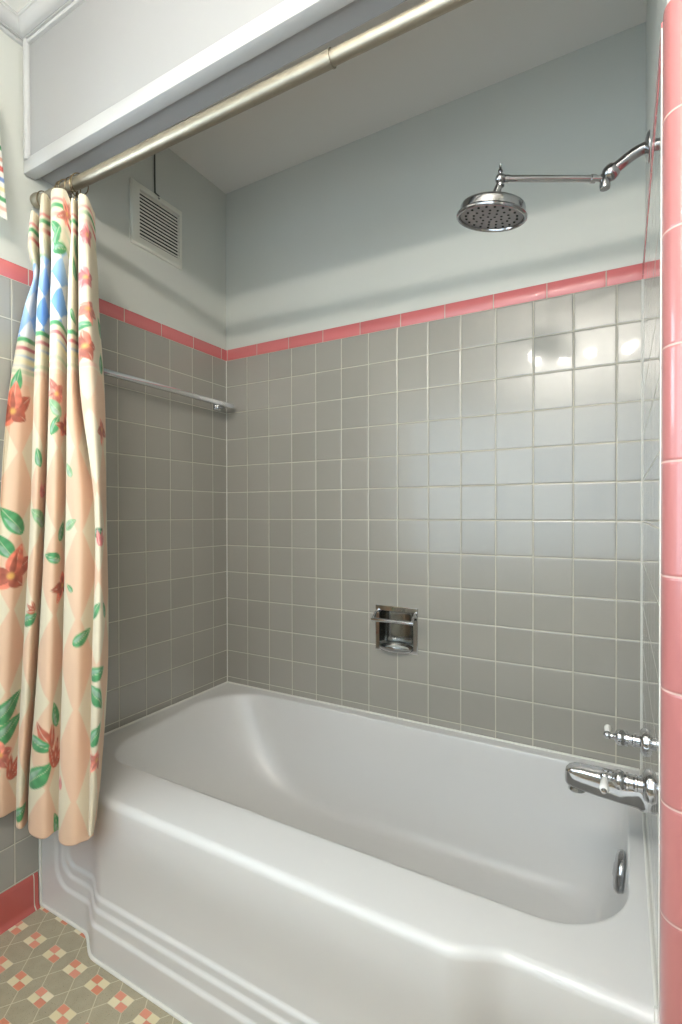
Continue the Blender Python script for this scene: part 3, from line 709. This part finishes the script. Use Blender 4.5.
# ------------------------------------------------------------------ rings that carry the curtain
first = None
RX = (.048, .118, .135, .152, .169, .186, .205)
names = ['first bronze curtain ring from the round rod end', 'second bronze curtain ring from the round rod end', 'third bronze curtain ring from the round rod end', 'fourth bronze curtain ring from the round rod end', 'fifth bronze curtain ring from the round rod end', 'sixth bronze curtain ring, beside the gap on the rod', 'last bronze curtain ring, farthest from the round rod end']
def ring_parts():
    r = MB().torus((0, 0, 0), .0240, .0015, (1, 0, 0), 36, 8).build('curtain_ring', M['bronze'])
    MB().tube([(0, 0, -.0240), (0, .003, -.030), (0, .004, -.040), (0, 0, -.046), (0, -.004, -.042)], .0011, 8).build('hook', M['bronze'], r)
    return r
for k, x in enumerate(RX):
    if first is None: r = first = ring_parts()
    else:
        r = first.copy(); COL.objects.link(r)
        for ch in first.children:
            c = ch.copy(); COL.objects.link(c); c.parent = r
    r.location = (x, RY, rz(x)-.0058)
    r.rotation_euler = (0, math.radians(10+7*math.sin(k*2.3)), math.radians(16*math.sin(k*1.7)+12))
    tag(r, names[k], 'curtain ring', 'curtain rings on the rod')

# ------------------------------------------------------------------ window valance in the same print
NV, NW = 220, 120
yy = np.linspace(-.907, -1.70, NV); tt = np.linspace(0, 1, NW)
VX = np.empty((NW, NV)); VY = np.empty((NW, NV)); VZ = np.empty((NW, NV))
for i, t in enumerate(tt):
    edge = .040*t**.7
    puff = .045+.035*t**.8+.012*np.sin((yy+.89)*62)*(.4+.6*t)
    VX[i] = np.maximum(puff, .015); VY[i] = yy+edge*np.clip(1-(-.907-yy)/.06, 0, 1)*.35
    VZ[i] = 2.178-t*(.325+.012*np.sin((yy+.89)*20))
vs = np.broadcast_to((-.907-yy)[None, :], (NW, NV))
def vpaint(s, z):
    z_ = 1.865
    c = np.broadcast_to(rgb(240, 236, 228), s.shape+(3,)).copy()
    for z0, h, colr in ((1.882, .010, (232, 190, 176)), (1.906, .012, (86, 160, 104)), (1.932, .010, (236, 222, 170)), (1.957, .012, (128, 156, 206)), (1.985, .014, (214, 104, 96)), (2.010, .010, (226, 170, 150)), (2.04, .012, (86, 160, 104))):
        m = np.clip(.5-(np.abs(z-z0-.004*np.sin(s*30))-h/2)/.003, 0, 1)
        c = c*(1-m[..., None])+rgb(*colr)*m[..., None]
    return c
va = cloth_obj('window_valance', np.dstack([VX, VY, VZ]), vpaint(vs, VZ), .0012)
tag(va, 'striped floral window valance at the upper left above the pink band', 'valance')

# ------------------------------------------------------------------ lamps: a bar of four globes on the wall behind the viewer
lb = empty('wall_lamp', (1.20, YR, 2.10))
MB().box((-.36, 0, -.03), (.36, .022, .03), .006).build('back_plate', M['chrome'], lb)
gm = emit_mat('lit_globe', (1, .95, .88, 1), 290.0)
for dx in (-.26, -.11, .05, .27):
    sk = MB().lathe([(.016, 0), (.016, .028), (.013, .03)], (dx, .022, 0), (0, 1, 0), 20).build('socket', M['chrome'], lb)
    MB().ball((dx, .080, 0), .028).build('globe', gm, lb)
tag(lb, 'row of four lit globe lamps reflected in the upper back wall tiles', 'lamp')

# ------------------------------------------------------------------ world, camera, view
w = bpy.data.worlds.new('world'); S.world = w; w.use_nodes = True
w.node_tree.nodes['Background'].inputs[0].default_value = (.75, .85, 1, 1)
w.node_tree.nodes['Background'].inputs[1].default_value = .3
cam = bpy.data.cameras.new('camera'); co = bpy.data.objects.new('camera', cam); COL.objects.link(co)
yaw, pitch, roll = -.5135, -.0075, -.0015
f_px, cx_px, cy_px = 504.675, 338.386, 517.082
fw = Vector((math.sin(yaw)*math.cos(pitch), math.cos(yaw)*math.cos(pitch), math.sin(pitch)))
r0 = Vector((math.cos(yaw), -math.sin(yaw), 0)); u0 = r0.cross(fw)
rr_ = r0*math.cos(roll)+u0*math.sin(roll); uu_ = u0*math.cos(roll)-r0*math.sin(roll)
mt = Matrix((rr_, uu_, -fw)).transposed().to_4x4(); mt.translation = (1.4397, -1.6052, 1.1083)
co.matrix_world = mt
cam.sensor_fit = 'VERTICAL'; cam.sensor_height = 36.0; cam.lens = f_px/1024*36
cam.shift_x = (341-cx_px)/1024; cam.shift_y = (cy_px-512)/1024
cam.clip_start = .02
S.camera = co
S.view_settings.view_transform = 'Standard'; S.view_settings.look = 'None'
S.view_settings.gamma = 1; S.view_settings.use_curve_mapping = False
S.view_settings.exposure = 0.23
